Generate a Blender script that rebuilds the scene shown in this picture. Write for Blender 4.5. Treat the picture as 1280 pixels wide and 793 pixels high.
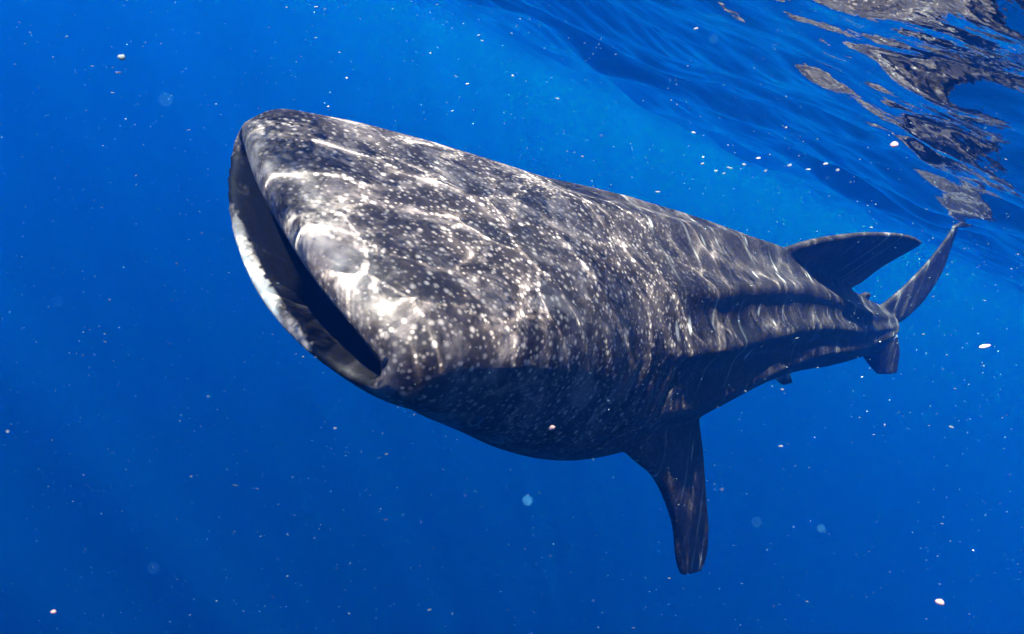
import bpy, math, random
import numpy as np
from mathutils import Matrix, Vector

scene = bpy.context.scene
for o in list(bpy.data.objects):
    bpy.data.objects.remove(o)
COL = scene.collection

# ------------------------------------------------------------------ camera
# world: +Z up, the sea surface lies at z = 0, the camera just under it
CAM_DEPTH = 0.38
FOCAL_PX = 900.0                      # for a 1280 px wide frame
wu = np.array([.42, -.85, -.30]); wu /= np.linalg.norm(wu)   # world up in camera axes (right, down, forward)
cf = np.array([0, 0, 1.0])
wy = cf - wu * (cf @ wu); wy /= np.linalg.norm(wy)
wx = np.cross(wy, wu)
CW = np.stack([wx, wy, wu])           # camera axes (right, down, forward) -> world
CAM = np.array([0, 0, -CAM_DEPTH])
cam_data = bpy.data.cameras.new('camera')
cam = bpy.data.objects.new('camera', cam_data); COL.objects.link(cam)
r_, d_, f_ = CW[:, 0], CW[:, 1], CW[:, 2]
cam.matrix_world = Matrix(((r_[0], -d_[0], -f_[0], CAM[0]), (r_[1], -d_[1], -f_[1], CAM[1]),
                           (r_[2], -d_[2], -f_[2], CAM[2]), (0, 0, 0, 1)))
cam_data.sensor_width = 36
cam_data.lens = 36 * FOCAL_PX / 1280
cam_data.clip_start = 0.02
cam_data.clip_end = 2000
cam_data.dof.use_dof = True
cam_data.dof.focus_distance = 2.4
cam_data.dof.aperture_fstop = 5.6
scene.camera = cam

# ------------------------------------------------------------------ sky and sun
sun_water = CW @ np.array([0.018, -0.812, -0.584])             # towards the sun, as it travels in the water
sun_water /= np.linalg.norm(sun_water)
az = math.atan2(sun_water[1], sun_water[0])
zen_w = math.acos(sun_water[2])
zen = math.asin(min(.95, 1.333 * math.sin(zen_w)))       # in the air above the surface
SUN_DIR = Vector((math.sin(zen) * math.cos(az), math.sin(zen) * math.sin(az), math.cos(zen)))
world = bpy.data.worlds.new('World'); scene.world = world; world.use_nodes = True
wn = world.node_tree; wn.nodes.clear()
sky = wn.nodes.new('ShaderNodeTexSky'); sky.sky_type = 'NISHITA'; sky.sun_disc = False
sky.air_density = .45; sky.dust_density = .2           # very clear, deep blue tropical sky
sky.sun_elevation = math.pi / 2 - zen
sky.sun_rotation = math.atan2(SUN_DIR.x, SUN_DIR.y)
bg = wn.nodes.new('ShaderNodeBackground'); bg.inputs['Strength'].default_value = .05
wo = wn.nodes.new('ShaderNodeOutputWorld')
wn.links.new(sky.outputs[0], bg.inputs[0]); wn.links.new(bg.outputs[0], wo.inputs[0])
sun_data = bpy.data.lights.new('sun', 'SUN'); sun_data.energy = 5.0; sun_data.angle = math.radians(.5)
sun_data.color = (1, .93, .86)
sun = bpy.data.objects.new('sun', sun_data); COL.objects.link(sun)
sun.location = SUN_DIR * 30
sun.rotation_euler = SUN_DIR.to_track_quat('Z', 'Y').to_euler()
sun_data.cycles.is_caustics_light = True                 # refracted sunlight through the waves
sc = scene.cycles
sc.max_bounces = 8; sc.volume_bounces = 2; sc.transmission_bounces = 6; sc.transparent_max_bounces = 12
sc.diffuse_bounces = 3; sc.glossy_bounces = 4
sc.caustics_reflective = False; sc.caustics_refractive = True
sc.sample_clamp_indirect = 6
sc.use_denoising = True; sc.denoising_prefilter = 'ACCURATE'
vs = scene.view_settings
vs.view_transform = 'Standard'; vs.look = 'None'; vs.gamma = 1; vs.exposure = 4.25; vs.use_curve_mapping = False

# ------------------------------------------------------------------ node helpers
def new_mat(name):
    m = bpy.data.materials.new(name); m.use_nodes = True; m.node_tree.nodes.clear(); return m
class NT:
    def __init__(s, m): s.t = m.node_tree
    def n(s, typ, ins=None, **kw):
        nd = s.t.nodes.new(typ)
        for k, v in kw.items(): setattr(nd, k, v)
        for k, v in (ins or {}).items(): s.set(nd.inputs[k], v)
        return nd
    def set(s, sock, v):
        if isinstance(v, bpy.types.NodeSocket): s.t.links.new(v, sock)
        else: sock.default_value = v
    def m(s, op, a, b=None, c=None, clamp=False):
        nd = s.t.nodes.new('ShaderNodeMath'); nd.operation = op; nd.use_clamp = clamp
        for i, v in enumerate((a, b, c)):
            if v is not None: s.set(nd.inputs[i], v)
        return nd.outputs[0]
    def ss(s, v, lo, hi, a=0., b=1.):
        nd = s.t.nodes.new('ShaderNodeMapRange'); nd.interpolation_type = 'SMOOTHSTEP'
        for i, x in enumerate((v, lo, hi, a, b)): s.set(nd.inputs[i], x)
        return nd.outputs[0]
    def mix(s, f, a, b, blend='MIX'):
        nd = s.t.nodes.new('ShaderNodeMix'); nd.data_type = 'RGBA'; nd.blend_type = blend
        s.set(nd.inputs[0], f); s.set(nd.inputs[6], a); s.set(nd.inputs[7], b)
        return nd.outputs[2]
    def noise(s, vec, scale, detail=3, rough=.55, dist=0.):
        return s.n('ShaderNodeTexNoise', {'Vector': vec, 'Scale': scale, 'Detail': detail, 'Roughness': rough, 'Distortion': dist})
    def map(s, vec, sc=(1, 1, 1), loc=(0, 0, 0)):
        return s.n('ShaderNodeMapping', {'Vector': vec, 'Scale': sc, 'Location': loc}).outputs[0]

def mesh_obj(name, verts, faces, mat, smooth=True, parent=None):
    me = bpy.data.meshes.new(name); me.from_pydata([tuple(v) for v in verts], [], faces)
    me.validate(); me.update()
    if smooth: me.polygons.foreach_set('use_smooth', [True] * len(me.polygons))
    if mat: me.materials.append(mat)
    o = bpy.data.objects.new(name, me); COL.objects.link(o)
    if parent: o.parent = parent
    return o

# ------------------------------------------------------------------ the sea surface
def graded(lo, hi, fine, far, n_far):
    a = np.arange(lo, hi + 1e-9, fine)
    g = np.geomspace(1, far / fine * .02 + 1, n_far)
    st = np.cumsum(np.geomspace(fine, fine * (1.0 + .14) ** n_far, n_far))
    st = st * ((far) / st[-1]) if st[-1] > far else st
    return np.concatenate([lo - st[::-1], a, hi + st])
rng = np.random.default_rng(8)
gx = graded(-2.8, 5.0, .017, 150, 70); gy = graded(-2.2, 6.6, .017, 150, 70)
X, Y = np.meshgrid(gx, gy, indexing='ij')
WZ = np.zeros_like(X)
waves = []
main_dir = math.radians(62)
for lam, amp, spread, cnt in ((2.6, .026, .5, 5), (1.15, .030, 1.3, 7), (.28, .0023, 3, 12), (.17, .0010, 3.14, 14)):
    for i in range(cnt):
        l = lam * rng.uniform(.75, 1.35); a = main_dir + rng.uniform(-spread, spread)
        waves.append((2 * math.pi / l, a, amp * rng.uniform(.6, 1.3) * (1.6 / math.sqrt(cnt)), rng.uniform(0, 6.28)))
dist = np.hypot(X, Y)
for k, a, amp, ph in waves:
    p = k * (X * math.cos(a) + Y * math.sin(a)) + ph + .5 * np.sin(.37 * k * (X * math.cos(a + 1.1) + Y * math.sin(a + 1.1)) + ph * 2)
    fade = np.clip((50 * 2 * math.pi / k - dist) / (30 * 2 * math.pi / k), 0, 1)   # short waves fade where the mesh is coarse
    WZ += amp * fade * (np.sin(p) + .22 * np.cos(2 * p))
ni, nj = X.shape
sv = np.stack([X.ravel(), Y.ravel(), WZ.ravel()], 1)
idx = np.arange(ni * nj).reshape(ni, nj)
sf = np.stack([idx[:-1, :-1], idx[1:, :-1], idx[1:, 1:], idx[:-1, 1:]], -1).reshape(-1, 4)
me = bpy.data.meshes.new('sea_surface')
me.vertices.add(len(sv)); me.vertices.foreach_set('co', sv.ravel())
me.loops.add(sf.size); me.loops.foreach_set('vertex_index', sf.ravel())
me.polygons.add(len(sf)); me.polygons.foreach_set('loop_start', np.arange(len(sf)) * 4)
me.polygons.foreach_set('use_smooth', np.ones(len(sf), bool))
me.update(); me.validate()
m = new_mat('sea_surface'); t = NT(m)
glass = t.n('ShaderNodeBsdfGlass', {'Color': (1, 1, 1, 1), 'Roughness': 0., 'IOR': 1.333})
tcs = t.n('ShaderNodeTexCoord')
rip = t.n('ShaderNodeBump', {'Strength': .35, 'Distance': .012, 'Height': t.noise(t.map(tcs.outputs['Object'], (1, 1, .01)), 10., 3, .5).outputs['Fac']})
t.set(glass.inputs['Normal'], rip.outputs[0])
clear = t.n('ShaderNodeBsdfTransparent', {'Color': (1, 1, 1, 1)})
geo = t.n('ShaderNodeNewGeometry')
dot = t.n('ShaderNodeVectorMath', operation='DOT_PRODUCT')
t.set(dot.inputs[0], geo.outputs['Incoming']); t.set(dot.inputs[1], geo.outputs['Normal'])
cosi = t.m('ABSOLUTE', dot.outputs['Value'])
fac = t.ss(cosi, 0.734, 0.814, 0., .135)                       # clear share added so sun lights the water; cut near its angle for shafts
mx = t.n('ShaderNodeMixShader'); t.set(mx.inputs[0], fac); t.set(mx.inputs[1], glass.outputs[0]); t.set(mx.inputs[2], clear.outputs[0])
out = t.n('ShaderNodeOutputMaterial', {'Surface': mx.outputs[0]})
me.materials.append(m)
sea = bpy.data.objects.new('sea_surface', me); COL.objects.link(sea)
sea['kind'] = 'structure'
sea['label'] = 'rippled underside of the sea surface'
sea.cycles.is_caustics_caster = True

# ------------------------------------------------------------------ the water itself
def water_box():
    x0, x1, y0, y1, z0, z1 = -140, 140, -140, 140, -130, .35
    v = [(x, y, z) for x in (x0, x1) for y in (y0, y1) for z in (z0, z1)]
    f = [(0, 1, 3, 2), (4, 6, 7, 5), (0, 4, 5, 1), (2, 3, 7, 6), (0, 2, 6, 4), (1, 5, 7, 3)]
    m = new_mat('sea_water'); t = NT(m)
    vol = t.n('ShaderNodeVolumePrincipled', {'Color': (.003, .100, .44, 1), 'Absorption Color': (.02, .62, .92, 1),
                                            'Density': .108, 'Anisotropy': .55})
    t.n('ShaderNodeOutputMaterial', {'Volume': vol.outputs[0]})
    o = mesh_obj('haze', v, f, m, smooth=False)
    o['kind'] = 'stuff'; o['label'] = 'clear blue sea water filling the view'
    return o
water_box()

# ------------------------------------------------------------------ the whale shark
TL = 6.0                                                  # total length, metres
def prof(s, pts):
    xs, ys = zip(*pts)
    return np.interp(s, xs, ys)
def smooth_prof(pts):
    xs = np.array([p[0] for p in pts]); ys = np.array([p[1] for p in pts])
    # monotone-ish cubic (finite difference hermite)
    m_ = np.gradient(ys, xs)
    def f(s):
        s = np.clip(s, xs[0], xs[-1]); i = np.clip(np.searchsorted(xs, s, side='right') - 1, 0, len(xs) - 2)
        h = xs[i + 1] - xs[i]; u = (s - xs[i]) / h
        return ((2 * u**3 - 3 * u**2 + 1) * ys[i] + (u**3 - 2 * u**2 + u) * h * m_[i]
                + (-2 * u**3 + 3 * u**2) * ys[i + 1] + (u**3 - u**2) * h * m_[i + 1])
    return f
HALF = smooth_prof([(0, .0825), (.015, .0890), (.04, .0905), (.08, .0905), (.13, .0900), (.20, .0895), (.26, .085), (.33, .0765), (.42, .0645), (.52, .054), (.62, .0470), (.72, .0350), (.77, .0270), (.80, .017), (.84, .010)])
TOP = smooth_prof([(0, .0150), (.015, .0245), (.04, .0305), (.08, .0385), (.13, .0460), (.20, .0500), (.27, .053), (.34, .0575), (.42, .0585), (.52, .052), (.62, .042), (.72, .0320), (.77, .0245), (.80, .016), (.84, .010)])
BOT = smooth_prof([(0, -.0255), (.015, -.0325), (.04, -.040), (.08, -.057), (.13, -.081), (.20, -.101), (.27, -.102), (.34, -.080), (.42, -.059), (.52, -.0475), (.62, -.0440), (.72, -.0380), (.77, -.0300), (.80, -.019), (.84, -.012)])
PTOP = smooth_prof([(0, 4.6), (.05, 3.9), (.12, 2.8), (.25, 2.15), (.84, 2.0)])
ZC = smooth_prof([(0, -.004), (.04, -.004), (.09, -.016), (.16, -.034), (.24, -.036), (.34, -.022), (.46, -.006), (.60, 0), (.84, 0)])
RIDGES = ((math.radians(90), .0050, .009), (math.radians(57), .0062, .0075), (math.radians(33), .0050, .0065), (math.radians(6), .0038, .0060))

def ring(s, n, w=None, zt=None, zb=None, p=None, ridges=True):
    plow = 2.25 - .70 * max(0., 1 - s / .055) if p is None else 1.55
    th = np.linspace(0, 2 * math.pi, n, endpoint=False)
    w = HALF(s) if w is None else w; zt = TOP(s) if zt is None else zt; zb = BOT(s) if zb is None else zb
    pt = PTOP(s) if p is None else p
    zc = ZC(s)
    c, sn = np.cos(th), np.sin(th)
    e = np.where(sn > 0, 2 / pt, 2 / plow)
    y = w * np.sign(c) * np.abs(c) ** e
    z = zc + np.where(sn > 0, (zt - zc), -(zb - zc)) * np.sign(sn) * np.abs(sn) ** e
    if ridges:
        amp0 = np.clip((.90 - s) / .2, 0, 1)
        if s > .08:
            r = math.hypot(w, zt) * .75
            sc_ = min(1, w / .06)
            for a0, h, wd in RIDGES:
                amp = amp0 * np.clip((s - (.09 if a0 > 1.5 else .17)) / .10, 0, 1)
                for a1 in ({a0, math.pi - a0}):
                    d = (np.angle(np.exp(1j * (th - a1)))) * r
                    g = np.exp(-(d / (wd * sc_)) ** 2) - .30 * np.exp(-((d + math.copysign(1.9 * wd * sc_, math.cos(a1) if abs(math.cos(a1)) > .01 else 0)) / (1.3 * wd * sc_)) ** 2) * (abs(math.cos(a1)) > .01)
                    k = 1 + amp * h * sc_ / r * g
                    y = y * k; z = zc + (z - zc) * k
    if ridges and .14 < s < .24:                          # five gill slits above the pectoral fin
        g = sum(np.exp(-((s - g0 - .010 * np.sin(th)) / .0022) ** 2) for g0 in (.155, .170, .185, .200, .214))
        a = np.abs(np.angle(np.exp(1j * (np.where(c > 0, th, math.pi - th) - math.radians(8)))))
        k = 1 - .020 * g * np.clip((math.radians(32) - a) / .35, 0, 1)
        y = y * k; z = zc + (z - zc) * k
    x = np.full(n, -s)
    # front of the head: corners of the mouth sit a little behind the middle
    bow = .012 * np.clip(1 - s / .10, 0, 1) ** 2
    x = x - bow * (np.abs(y) / w) ** 2.4
    return np.stack([x, y, z], 1)

def loft(rings, cap0=True, cap1=True):
    n = len(rings[0]); V = np.concatenate(rings); F = []
    for i in range(len(rings) - 1):
        a, b = i * n, (i + 1) * n
        for j in range(n):
            k = (j + 1) % n
            F.append((a + j, a + k, b + k, b + j))
    V = list(map(tuple, V))
    if cap0: F.append(tuple(range(n - 1, -1, -1)))
    if cap1: F.append(tuple(range((len(rings) - 1) * n, len(rings) * n)))
    return V, F

NT_ = 160
rings = []
# mouth cavity, from the throat out to the lips
for s, w, zt, zb in ((.17, .012, .004, -.012), (.165, .030, .008, -.020), (.14, .048, .010, -.026), (.10, .062, .008, -.026), (.06, .069, .004, -.0225), (.03, .0745, .0025, -.0225), (.014, .0760, .0012, -.0215), (.006, .0765, .0012, -.0208)):
    r = ring(s, NT_, w, zt, zb, 2.9, False); rings.append(r)
# rounded lips
for u in np.linspace(0, 1, 9):
    a = u * math.pi / 2; k = 1 - math.cos(a)
    rings.append(ring(.006 * (1 - math.sin(a)) ** 1.5, NT_, .0765 + .0060 * k, .0012 + .0138 * k, -.0208 - .0047 * k, 4.2, False))
for s in np.concatenate([np.linspace(.0012, .02, 10), np.linspace(.0215, .800, 450)]):
    q = min(1, s / .012)
    rings.append(ring(s, NT_))
bodyV, bodyF = loft(rings)
# gill slits: five shallow folds above the pectoral fin
bv = np.array(bodyV)

def fin(le, te, thick, nrm, n=26, m_=18, tip=.25):
    """foil between a leading-edge and a trailing-edge polyline (shark axes, fractions of TL)"""
    def resample(P, k):
        P = np.array(P, float); d = np.r_[0, np.cumsum(np.linalg.norm(np.diff(P, axis=0), axis=1))]; d /= d[-1]
        u = np.linspace(0, 1, k)
        out = np.stack([np.interp(u, d, P[:, i]) for i in range(3)], 1)
        for _ in range(2): out[1:-1] = .5 * out[1:-1] + .25 * (out[:-2] + out[2:])
        return out
    A = resample(le, n); B = resample(te, n); nrm = np.array(nrm, float); nrm /= np.linalg.norm(nrm)
    rs = []
    for i in range(n):
        u = i / (n - 1); ch = np.linalg.norm(B[i] - A[i])
        tk = max(min(thick * (1 - .66 * u), ch * .5), min(.0062, ch * .8))
        ph = np.linspace(0, 2 * math.pi, m_, endpoint=False)
        c = (1 - np.cos(ph)) / 2
        h = np.sign(np.sin(ph)) * np.abs(np.sin(ph)) ** .7 * (.55 + .45 * (1 - c)) * tk / 2
        rs.append(A[i] + (B[i] - A[i]) * c[:, None] + nrm * h[:, None])
    return loft(rs)

parts = [(bodyV, bodyF)]
# first dorsal fin
DLE = [(-0.4019, -0.0020, 0.0504), (-0.4319, 0.0040, 0.0754), (-0.4500, 0.0072, 0.0859), (-0.4993, 0.0126, 0.1040), (-0.5548, 0.0162, 0.1161), (-0.5965, 0.0178, 0.1212), (-0.6261, 0.0176, 0.1205)]
DTE = [(-0.6159, -0.0103, 0.0210), (-0.6359, -0.0063, 0.0410), (-0.6490, -0.0039, 0.0489), (-0.6344, 0.0046, 0.0775), (-0.6378, 0.0141, 0.1090), (-0.6380, 0.0164, 0.1168)]
parts.append(fin(DLE, DTE, .017, (0, 1, 0)))
# second dorsal, anal
parts.append(fin([(-.64, 0, .026), (-.665, 0, .040), (-.685, 0, .045)], [(-.705, 0, .020), (-.705, 0, .032), (-.707, 0, .043)], .010, (0, 1, 0)))
parts.append(fin([(-.655, 0, -.022), (-.675, 0, -.044), (-.70, 0, -.056)], [(-.70, 0, -.018), (-.70, 0, -.034), (-.712, 0, -.055)], .010, (0, 1, 0)))
# pectoral fins, drooping, swept back
sp = np.array([-.2, 1, -1.5]); chd = np.array([1, 0, .15]); pn = np.cross(sp, chd); pn /= np.linalg.norm(pn)
PLE = [(-0.2007, 0.0559, -0.0381), (-0.2207, 0.0909, -0.0581), (-0.2570, 0.0967, -0.0721), (-0.2800, 0.1050, -0.0877), (-0.3049, 0.1181, -0.1108), (-0.3170, 0.1332, -0.1348), (-0.3288, 0.1386, -0.1444)]
PTE = [(-0.3012, 0.0387, -0.0171), (-0.3112, 0.0687, -0.0391), (-0.3344, 0.0859, -0.0678), (-0.3544, 0.1061, -0.1005), (-0.3707, 0.1205, -0.1241), (-0.3773, 0.1350, -0.1464), (-0.3672, 0.1394, -0.1513)]
parts.append(fin(PLE, PTE, .020, pn))
mir = lambda P: [(a, -b, c) for a, b, c in P]
parts.append(fin(mir(PLE), mir(PTE), .020, (pn[0], -pn[1], pn[2])))
# pelvic fins
VLE = [(-.475, .036, -.032), (-.490, .045, -.039), (-.508, .0500, -.0425)]
VTE = [(-.525, .030, -.028), (-.528, .042, -.036), (-.530, .0480, -.0412)]
parts.append(fin(VLE, VTE, .010, (.1, .6, .8))); parts.append(fin(mir(VLE), mir(VTE), .010, (.1, -.6, .8)))
# caudal fin: long upper lobe, shorter lower lobe
CS = lambda P: [(-.728 + (x + .80) * .84, y, z * .90) for x, y, z in P]
CLE = [(-.78, 0, .002), (-.825, 0, .022), (-.870, 0, .054), (-.920, 0, .096), (-.972, 0, .142)]
CTE = [(-.890, 0, -.004), (-.925, 0, .008), (-.958, 0, .034), (-.985, 0, .078), (-.990, 0, .136)]
parts.append(fin(CS(CLE), CS(CTE), .014, (0, 1, 0)))
CLE = [(-.78, 0, -.002), (-.83, 0, -.022), (-.872, 0, -.049), (-.918, 0, -.075)]
CTE = [(-.880, 0, .006), (-.925, 0, -.012), (-.948, 0, -.040), (-.958, 0, -.074)]
parts.append(fin(CS(CLE), CS(CTE), .014, (0, 1, 0)))

V = []; F = []
for pv, pf in parts:
    o_ = len(V); V += [tuple(np.array(v) * TL) for v in pv]; F += [tuple(i + o_ for i in f) for f in pf]
tmp = mesh_obj('build', V, F, None)
rm = tmp.modifiers.new('remesh', 'REMESH'); rm.mode = 'VOXEL'; rm.voxel_size = .0105; rm.adaptivity = 0
sm = tmp.modifiers.new('smooth', 'SMOOTH'); sm.factor = .5; sm.iterations = 4
dg = bpy.context.evaluated_depsgraph_get()
body_me = bpy.data.meshes.new_from_object(tmp.evaluated_get(dg))
bpy.data.objects.remove(tmp)
nv = len(body_me.vertices)
rest = np.empty(nv * 3); body_me.vertices.foreach_get('co', rest); rest = rest.reshape(-1, 3)
fr = rest / TL
s_ = -fr[:, 0]
body_me.attributes.new('rest', 'FLOAT_VECTOR', 'POINT').data.foreach_set('vector', rest.astype(np.float32).ravel())
# girth coordinate and belly mask
ang = np.arctan2(fr[:, 2] - ZC(s_), np.abs(fr[:, 1]))
inbody = np.clip(1.25 - np.hypot(fr[:, 1] / HALF(s_), (fr[:, 2] - ZC(s_)) / np.where(fr[:, 2] > ZC(s_), TOP(s_), -BOT(s_))), 0, .2) / .2
belly = inbody * np.clip((-(fr[:, 2] - ZC(s_)) / -BOT(s_) - .45) / .35, 0, 1)
girth = ang * (HALF(s_) + TOP(s_)) / 2 * TL
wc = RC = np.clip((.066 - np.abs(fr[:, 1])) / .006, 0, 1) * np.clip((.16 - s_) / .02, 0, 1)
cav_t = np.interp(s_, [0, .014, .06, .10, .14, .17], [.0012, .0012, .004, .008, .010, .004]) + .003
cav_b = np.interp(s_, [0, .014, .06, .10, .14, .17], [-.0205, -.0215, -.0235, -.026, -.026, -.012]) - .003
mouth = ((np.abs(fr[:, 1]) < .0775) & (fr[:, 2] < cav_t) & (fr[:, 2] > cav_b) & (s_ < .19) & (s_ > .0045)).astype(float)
for nm, arr in (('belly', belly), ('girth', girth), ('mouth', mouth)):
    body_me.attributes.new(nm, 'FLOAT', 'POINT').data.foreach_set('value', arr.astype(np.float32))

def bend(P, a=1.1, b=1.5, tw=1.5, q0=.66):
    """swimming pose: the tail stem rises a little and twists"""
    tab = np.linspace(0, 1.05, 800); q = np.clip(tab - q0, 0, None)
    A, E_ = a * q, b * q; ds = tab[1] - tab[0]
    cx = -np.cumsum(np.cos(A) * np.cos(E_)) * ds + ds; cy = np.cumsum(np.sin(A) * np.cos(E_)) * ds; cz = np.cumsum(np.sin(E_)) * ds
    s = -P[:, 0]; f = lambda v: np.interp(s, tab, v)
    c = np.stack([np.where(s < 0, -s, f(cx)), f(cy), f(cz)], 1)
    A, E_, T = f(A), f(E_), tw * np.clip(s - q0, 0, None)
    left = np.stack([np.sin(A), np.cos(A), 0 * A], 1); back = np.stack([-np.cos(A) * np.cos(E_), np.sin(A) * np.cos(E_), np.sin(E_)], 1)
    up = np.cross(left, back); up *= np.sign(up[:, 2:3])
    l2 = left * np.cos(T)[:, None] + up * np.sin(T)[:, None]; u2 = up * np.cos(T)[:, None] - left * np.sin(T)[:, None]
    return c + l2 * P[:, 1:2] + u2 * P[:, 2:3]
posed = bend(fr) * TL
body_me.vertices.foreach_set('co', posed.ravel()); body_me.update()
body_me.polygons.foreach_set('use_smooth', np.ones(len(body_me.polygons), bool))

# pose of the shark in camera axes, then to the world
Fv = np.array([-.67, -.06, -.74]); Fv /= np.linalg.norm(Fv)
Lv = np.array([.53, .66, -.53]); Lv -= Fv * (Fv @ Lv); Lv /= np.linalg.norm(Lv)
Uv = np.cross(Fv, Lv)
RS = CW @ np.stack([Fv, Lv, Uv], 1)
TS = CAM + CW @ np.array([-.578, -.197, 1.75])

def skin_material():
    m = new_mat('shark_skin'); t = NT(m)
    R = t.n('ShaderNodeAttribute', attribute_name='rest').outputs['Vector']
    B = t.n('ShaderNodeAttribute', attribute_name='belly').outputs['Fac']
    G = t.n('ShaderNodeAttribute', attribute_name='girth').outputs['Fac']
    MO = t.n('ShaderNodeAttribute', attribute_name='mouth').outputs['Fac']
    sx = t.n('ShaderNodeSeparateXYZ', {0: R})
    S = t.m('MULTIPLY', sx.outputs[0], -1)                # metres behind the snout
    wob = t.noise(R, 3.0, 2).outputs['Color']
    Rw = t.n('ShaderNodeVectorMath', operation='MULTIPLY_ADD'); t.set(Rw.inputs[0], wob); t.set(Rw.inputs[1], (.05, .05, .05)); t.set(Rw.inputs[2], R)
    Rw = Rw.outputs[0]
    # ground colour
    n1 = t.noise(R, 4.5, 5, .6).outputs['Fac']; n2 = t.noise(R, 30, 4, .6).outputs['Fac']
    base = t.mix(t.ss(n1, .46, .74), (.0105, .0072, .0068, 1), (.034, .0245, .0225, 1))
    base = t.mix(t.ss(n2, .45, .75, 0, .3), base, (.054, .041, .038, 1))
    n3 = t.noise(R, 8.5, 6, .68, .6).outputs['Fac']
    base = t.mix(t.m('MULTIPLY', t.ss(n3, .46, .66), t.ss(S, .5, 1.3, .7, .15)), base, (.118, .092, .088, 1))
    # head: dense small spots
    def spots(vec, scale, lo, hi, rnd):
        v = t.n('ShaderNodeTexVoronoi', {'Vector': vec, 'Scale': scale, 'Randomness': rnd}, feature='F1')
        bw = t.n('ShaderNodeSeparateColor', {0: v.outputs['Color']})
        r_ = t.m('MULTIPLY_ADD', bw.outputs[0], .5, .65)
        return t.m('MULTIPLY', t.ss(t.m('DIVIDE', v.outputs['Distance'], r_), lo, hi, 1, 0), t.m('MULTIPLY_ADD', bw.outputs[1], .5, .5))
    headm = t.ss(S, .9, 1.7, 1, .15)
    hs = spots(R, 37, .03, .40, 1.)
    hs2 = spots(R, 60, .05, .42, 1.)
    hs = t.m('MULTIPLY', t.m('MAXIMUM', hs, t.m('MULTIPLY', hs2, .7)), headm)
    # body: larger spots in rows between pale bars
    gv = t.n('ShaderNodeCombineXYZ', {0: S, 1: G, 2: 0.}).outputs[0]
    gw = t.n('ShaderNodeVectorMath', operation='MULTIPLY_ADD'); t.set(gw.inputs[0], wob); t.set(gw.inputs[1], (.07, .07, 0)); t.set(gw.inputs[2], gv)
    gw = gw.outputs[0]
    bs = spots(t.map(gw, (12., 6.8, 0)), 1., .05, .20, .6)
    bs = t.m('MULTIPLY', bs, t.ss(S, .7, 1.2))
    sg = t.n('ShaderNodeSeparateXYZ', {0: gw})
    bar = t.m('ABSOLUTE', t.m('SUBTRACT', t.m('FRACT', t.m('MULTIPLY', sg.outputs[0], 4.1)), .5))
    bar = t.ss(bar, .0, .065, 1, 0)
    bar = t.m('MULTIPLY', bar, t.m('MULTIPLY', t.ss(t.noise(R, 7, 3).outputs['Fac'], .42, .62), t.ss(S, 1.0, 1.6, 0, .55)))
    col = t.mix(t.m('MULTIPLY', bar, .5), base, (.30, .28, .27, 1))
    col = t.mix(t.m('MULTIPLY', bs, .85), col, (.28, .26, .25, 1))
    col = t.mix(t.m('MULTIPLY', hs, .9), col, (.28, .23, .215, 1))
    # pale belly and pale lips, then sunlight painted on the lower lip
    bel = t.m('ADD', B, t.m('MULTIPLY', t.m('SUBTRACT', n1, .5), .8))
    col = t.mix(t.ss(bel, .35, .8), col, (.34, .35, .36, 1))
    lip = t.m('MULTIPLY', t.ss(S, .015, .10, 1, 0), t.ss(t.noise(R, 13, 4).outputs['Fac'], .40, .62, .05, .6))
    col = t.mix(lip, col, (.27, .225, .21, 1))
    lip_lit = t.m('MULTIPLY', t.ss(S, .02, .16, 1, 0), t.ss(sx.outputs[2], -.105, -.125))
    col = t.mix(t.m('MULTIPLY', lip_lit, t.ss(t.noise(R, 9, 4).outputs['Fac'], .44, .64, .0, .55)), col, (.20, .18, .18, 1))
    col = t.mix(MO, col, (.0030, .0026, .0026, 1))  # shade inside the mouth, put into the colour as near black
    bump = t.n('ShaderNodeBump', {'Strength': .25, 'Distance': .01, 'Height': t.m('ADD', t.noise(R, 60, 4).outputs['Fac'], t.m('MULTIPLY', n1, 1.5))})
    p = t.n('ShaderNodeBsdfPrincipled', {'Base Color': col, 'Roughness': .62, 'Specular IOR Level': .12, 'Normal': bump.outputs[0]})
    t.n('ShaderNodeOutputMaterial', {'Surface': p.outputs[0]})
    return m
SKIN = skin_material()
root = bpy.data.objects.new('whale_shark', None); COL.objects.link(root)
root.empty_display_size = .3
root.matrix_world = Matrix(((*RS[0], TS[0]), (*RS[1], TS[1]), (*RS[2], TS[2]), (0, 0, 0, 1)))
root['label'] = 'huge dark whale shark with pale spots swimming just under the surface, mouth open'
root['category'] = 'whale shark'
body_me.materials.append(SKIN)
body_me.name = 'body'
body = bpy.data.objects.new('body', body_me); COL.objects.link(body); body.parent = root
body.cycles.is_caustics_receiver = True

# eyes and nostrils
def ellipsoid(rad, nu=16, nv=10):
    v = [(0, 0, rad[2])]; f = []
    for i in range(1, nv):
        a = math.pi * i / nv
        for j in range(nu):
            b = 2 * math.pi * j / nu
            v.append((rad[0] * math.sin(a) * math.cos(b), rad[1] * math.sin(a) * math.sin(b), rad[2] * math.cos(a)))
    v.append((0, 0, -rad[2])); n = len(v) - 1
    for j in range(nu):
        k = (j + 1) % nu
        f.append((0, 1 + j, 1 + k))
        for i in range(nv - 2):
            a, b = 1 + i * nu, 1 + (i + 1) * nu
            f.append((a + j, b + j, b + k, a + k))
        a = 1 + (nv - 2) * nu
        f.append((n, a + k, a + j))
    return v, f
m = new_mat('wet_black'); t = NT(m)
p = t.n('ShaderNodeBsdfPrincipled', {'Base Color': (.008, .008, .010, 1), 'Roughness': .25})
t.n('ShaderNodeOutputMaterial', {'Surface': p.outputs[0]})
BLACK = m
m = new_mat('pale_lid'); t = NT(m)
tc = t.n('ShaderNodeTexCoord')
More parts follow.
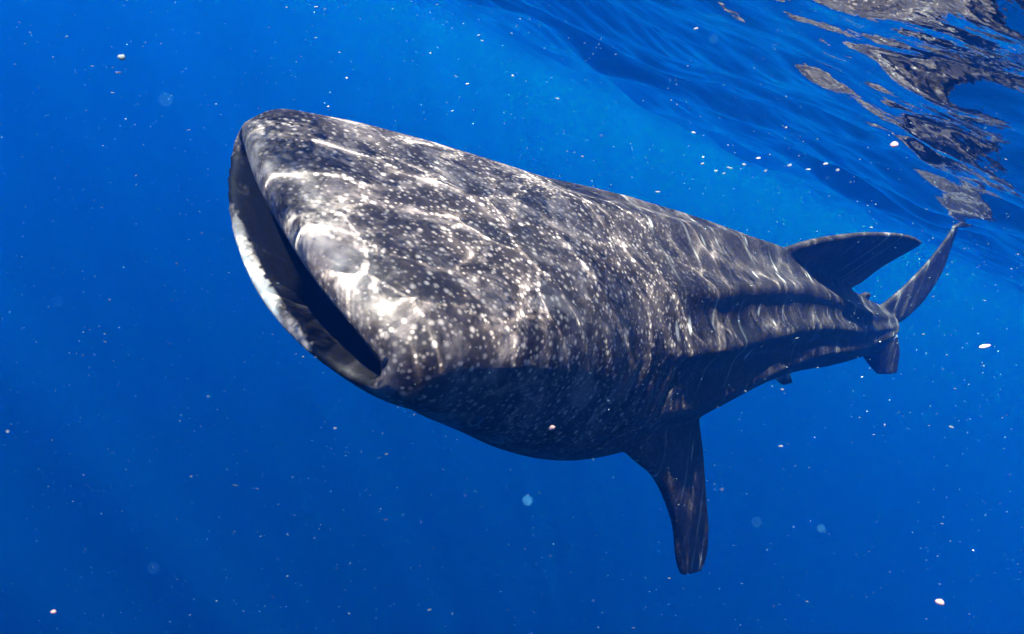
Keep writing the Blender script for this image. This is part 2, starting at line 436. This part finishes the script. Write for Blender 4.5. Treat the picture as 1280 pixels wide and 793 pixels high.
p = t.n('ShaderNodeBsdfPrincipled', {'Base Color': t.mix(t.noise(tc.outputs['Object'], 60).outputs['Fac'], (.03, .027, .028, 1), (.08, .075, .075, 1)), 'Roughness': .6, 'Specular IOR Level': .15})
t.n('ShaderNodeOutputMaterial', {'Surface': p.outputs[0]})
LID = m
def torus(R_, r, nu=22, nv=8):
    v = []; f = []
    for i in range(nu):
        a = 2 * math.pi * i / nu
        for j in range(nv):
            b = 2 * math.pi * j / nv
            v.append(((R_ + r * math.cos(b)) * math.cos(a), r * math.sin(b), (R_ + r * math.cos(b)) * math.sin(a)))
    for i in range(nu):
        for j in range(nv):
            k, l = (i + 1) % nu, (j + 1) % nv
            f.append((i * nv + j, i * nv + l, k * nv + l, k * nv + j))
    return v, f
for sd in (1, -1):
    ev, ef = ellipsoid((.022, .016, .022))
    e = mesh_obj('eye', ev, ef, BLACK, parent=root); rr = ring(.062, NT_, ridges=False)[int(NT_ * 352 / 360)]
    e.location = Vector((rr[0], sd * (rr[1] - .0012), rr[2])) * TL
    e.cycles.is_caustics_receiver = True
    lv, lf = torus(.022, .006)
    l = mesh_obj('eyelid', lv, lf, LID, parent=e); l.location = (0, sd * .004, 0)
    nv_, nf = ellipsoid((.012, .010, .022))
    n_ = mesh_obj('nostril', nv_, nf, BLACK, parent=root); n_.location = Vector((-.0125, sd * .0775, .004)) * TL
    n_.rotation_euler = (0, .3, sd * .5)

# ------------------------------------------------------------------ drifting plankton
from mathutils.bvhtree import BVHTree
Mw = root.matrix_world
wv = [Mw @ v.co for v in body_me.vertices]
bvh = BVHTree.FromPolygons(wv, [tuple(p.vertices) for p in body_me.polygons])
def at(px, py, d):
    """a point d metres deep along the view through a pixel of the 1280 x 793 frame"""
    return CAM + CW @ (np.array([(px - 640) / FOCAL_PX, (py - 396.5) / FOCAL_PX, 1.0]) * d)
def clear_of_shark(w):
    co, no, i, d = bvh.find_nearest(Vector(w))
    return d > .04 and (Vector(w) - co).dot(no) > 0
def fleck_mat(name, a, b, trans):
    m = new_mat(name); t = NT(m)
    tc = t.n('ShaderNodeTexCoord')
    col = t.mix(t.noise(tc.outputs['Object'], 300., 3).outputs['Fac'], a, b)
    d = t.n('ShaderNodeBsdfDiffuse', {'Color': col}); tr = t.n('ShaderNodeBsdfTranslucent', {'Color': col})
    mx = t.n('ShaderNodeMixShader'); t.set(mx.inputs[0], trans); t.set(mx.inputs[1], d.outputs[0]); t.set(mx.inputs[2], tr.outputs[0])
    t.n('ShaderNodeOutputMaterial', {'Surface': mx.outputs[0]})
    return m
WHITE = fleck_mat('plankton_white', (.30, .32, .32, 1), (.18, .21, .22, 1), .35)
PINK = fleck_mat('plankton_pink', (.85, .40, .33, 1), (.75, .55, .48, 1), .35)
R2 = random.Random(5)
def flake_mesh(name, mat, sx, sy, sz, jag):
    v, f = ellipsoid((sx, sy, sz), 8, 5)
    v = [tuple(c * (1 + R2.uniform(-jag, jag)) for c in p) for p in v]
    me = bpy.data.meshes.new(name); me.from_pydata(v, [], f); me.update(); me.materials.append(mat)
    me.polygons.foreach_set('use_smooth', [True] * len(me.polygons))
    return me
flakes = [flake_mesh('plankton_fleck', WHITE, 1.6, .5, .55, .25), flake_mesh('plankton_fleck', WHITE, 1.2, .55, .6, .3),
          flake_mesh('plankton_fleck', WHITE, 2.2, .45, .45, .2), flake_mesh('plankton_fleck', WHITE, 1.0, .7, .8, .35)]
pinks = [flake_mesh('plankton_fleck', PINK, 1.0, .5, .55, .25), flake_mesh('plankton_fleck', PINK, 1.5, .4, .42, .2)]
right = Vector(CW[:, 0])
DRIFT = Matrix(((r_[0], f_[0], -d_[0]), (r_[1], f_[1], -d_[1]), (r_[2], f_[2], -d_[2])))   # long axis lies across the swell
def put(me, w, r, label, group=None, streak=0.):
    o = bpy.data.objects.new('plankton_fleck', me); COL.objects.link(o)
    o.location = w; o.scale = (r, r, r)
    o.rotation_euler = (DRIFT @ Matrix.Rotation(R2.uniform(-.45, .45), 3, 'Y')).to_euler()
    o['label'] = label; o['category'] = 'plankton'
    if group: o['group'] = group
    o.cycles.is_caustics_receiver = True
for px, py, d, pxr, me_, lab in (
        (690, 535, 1.25, 4.5, pinks[0], 'small pink plankton fleck drifting before the dark lower flank of the shark'),
        (1231, 433, 1.3, 5.0, pinks[1], 'long orange pink plankton fleck in open water beyond the tail fin'),
        (1175, 753, 1.1, 6.0, pinks[0], 'largest pink plankton fleck, in deep water far below the tail'),
        (67, 765, 1.2, 4.0, pinks[0], 'small pink plankton fleck in the deep water below and ahead of the snout'),
        (152, 72, 1.3, 4.5, flakes[3], 'round pale plankton fleck well above and ahead of the snout'),
        (1118, 181, .95, 5.0, pinks[0], 'pinkish plankton fleck close under the rippled surface above the dorsal fin')):
    put(me_, at(px, py, d), pxr * d / FOCAL_PX, lab)
n_ = 0
GW = 'small white plankton flecks adrift around the shark'
for px, py in ((728, 196), (788, 252), (878, 205), (895, 214), (905, 217), (912, 210), (930, 206), (948, 198), (957, 214), (987, 207), (1010, 212), (1032, 205), (1047, 213), (822, 240), (641, 95), (867, 166), (976, 558), (978, 487), (221, 330), (137, 375), (294, 607), (293, 665), (148, 91), (870, 36), (483, 568), (1189, 534)):
    d = R2.uniform(.9, 1.5)
    put(R2.choice(flakes), at(px, py, d), R2.uniform(1.1, 1.9) * d / FOCAL_PX, 'tiny white plankton fleck adrift in the blue water', GW); n_ += 1
tries = 0
while n_ < 284 and tries < 3000:
    tries += 1
    d = R2.uniform(.7, 4.5); px, py = R2.uniform(-20, 1300), R2.uniform(-20, 813)
    w = at(px, py, d)
    if w[2] > -.10 or not clear_of_shark(w): continue
    c_, _, _, _ = bvh.ray_cast(Vector(CAM), (Vector(w) - Vector(CAM)).normalized(), (Vector(w) - Vector(CAM)).length)
    if c_ is not None: continue
    put(R2.choice(flakes), w, R2.choice((.5, .6, .7, .8, .95, 1.2)) * d / FOCAL_PX, 'tiny white plankton fleck adrift in the blue water', GW); n_ += 1
blur_me = flake_mesh('plankton_fleck', fleck_mat('plankton_blue', (.06, .28, .46, 1), (.04, .22, .40, 1), .4), 1.2, .9, 1.0, .2)
for i in range(7):                                       # close to the lens, out of focus
    d = R2.uniform(.16, .40); w = at(R2.uniform(20, 1260), R2.uniform(20, 780), d)
    put(blur_me, w, R2.uniform(.9, 1.9) * d / FOCAL_PX, 'soft blurred pale plankton blob adrift in the blue water', 'blurred plankton close by')
# the finest specks: too many and too small to count
sv, sf = [], []
tet = [(1.7, 0, 0), (-1.7, 0, 0), (0, .6, 0), (0, -.6, 0), (0, 0, .6), (0, 0, -.6)]
tf = [(0, 2, 4), (2, 1, 4), (1, 3, 4), (3, 0, 4), (2, 0, 5), (1, 2, 5), (3, 1, 5), (0, 3, 5)]
ca, sa = right.x, right.y
while len(sv) < 6 * 3200:
    d = R2.uniform(.8, 7.0); px, py = R2.uniform(-150, 1430), R2.uniform(-100, 900)
    w = at(px, py, d)
    if w[2] > -.08 or not clear_of_shark(w): continue
    r = R2.uniform(.30, .75) * d / FOCAL_PX; o_ = len(sv); an = R2.uniform(-.7, .7)
    cc, ss_ = math.cos(an), math.sin(an)
    for x, y, z in tet:
        v_ = DRIFT @ Vector((x * cc - z * ss_, y, x * ss_ + z * cc))
        sv.append((w[0] + r * v_.x, w[1] + r * v_.y, w[2] + r * v_.z))
    sf += [tuple(i + o_ for i in t_) for t_ in tf]
ms = mesh_obj('marine_snow', sv, sf, fleck_mat('marine_snow', (.24, .36, .40, 1), (.15, .25, .30, 1), .4))
ms['kind'] = 'stuff'; ms['label'] = 'fine pale specks suspended all through the blue water'
ms.cycles.is_caustics_receiver = True
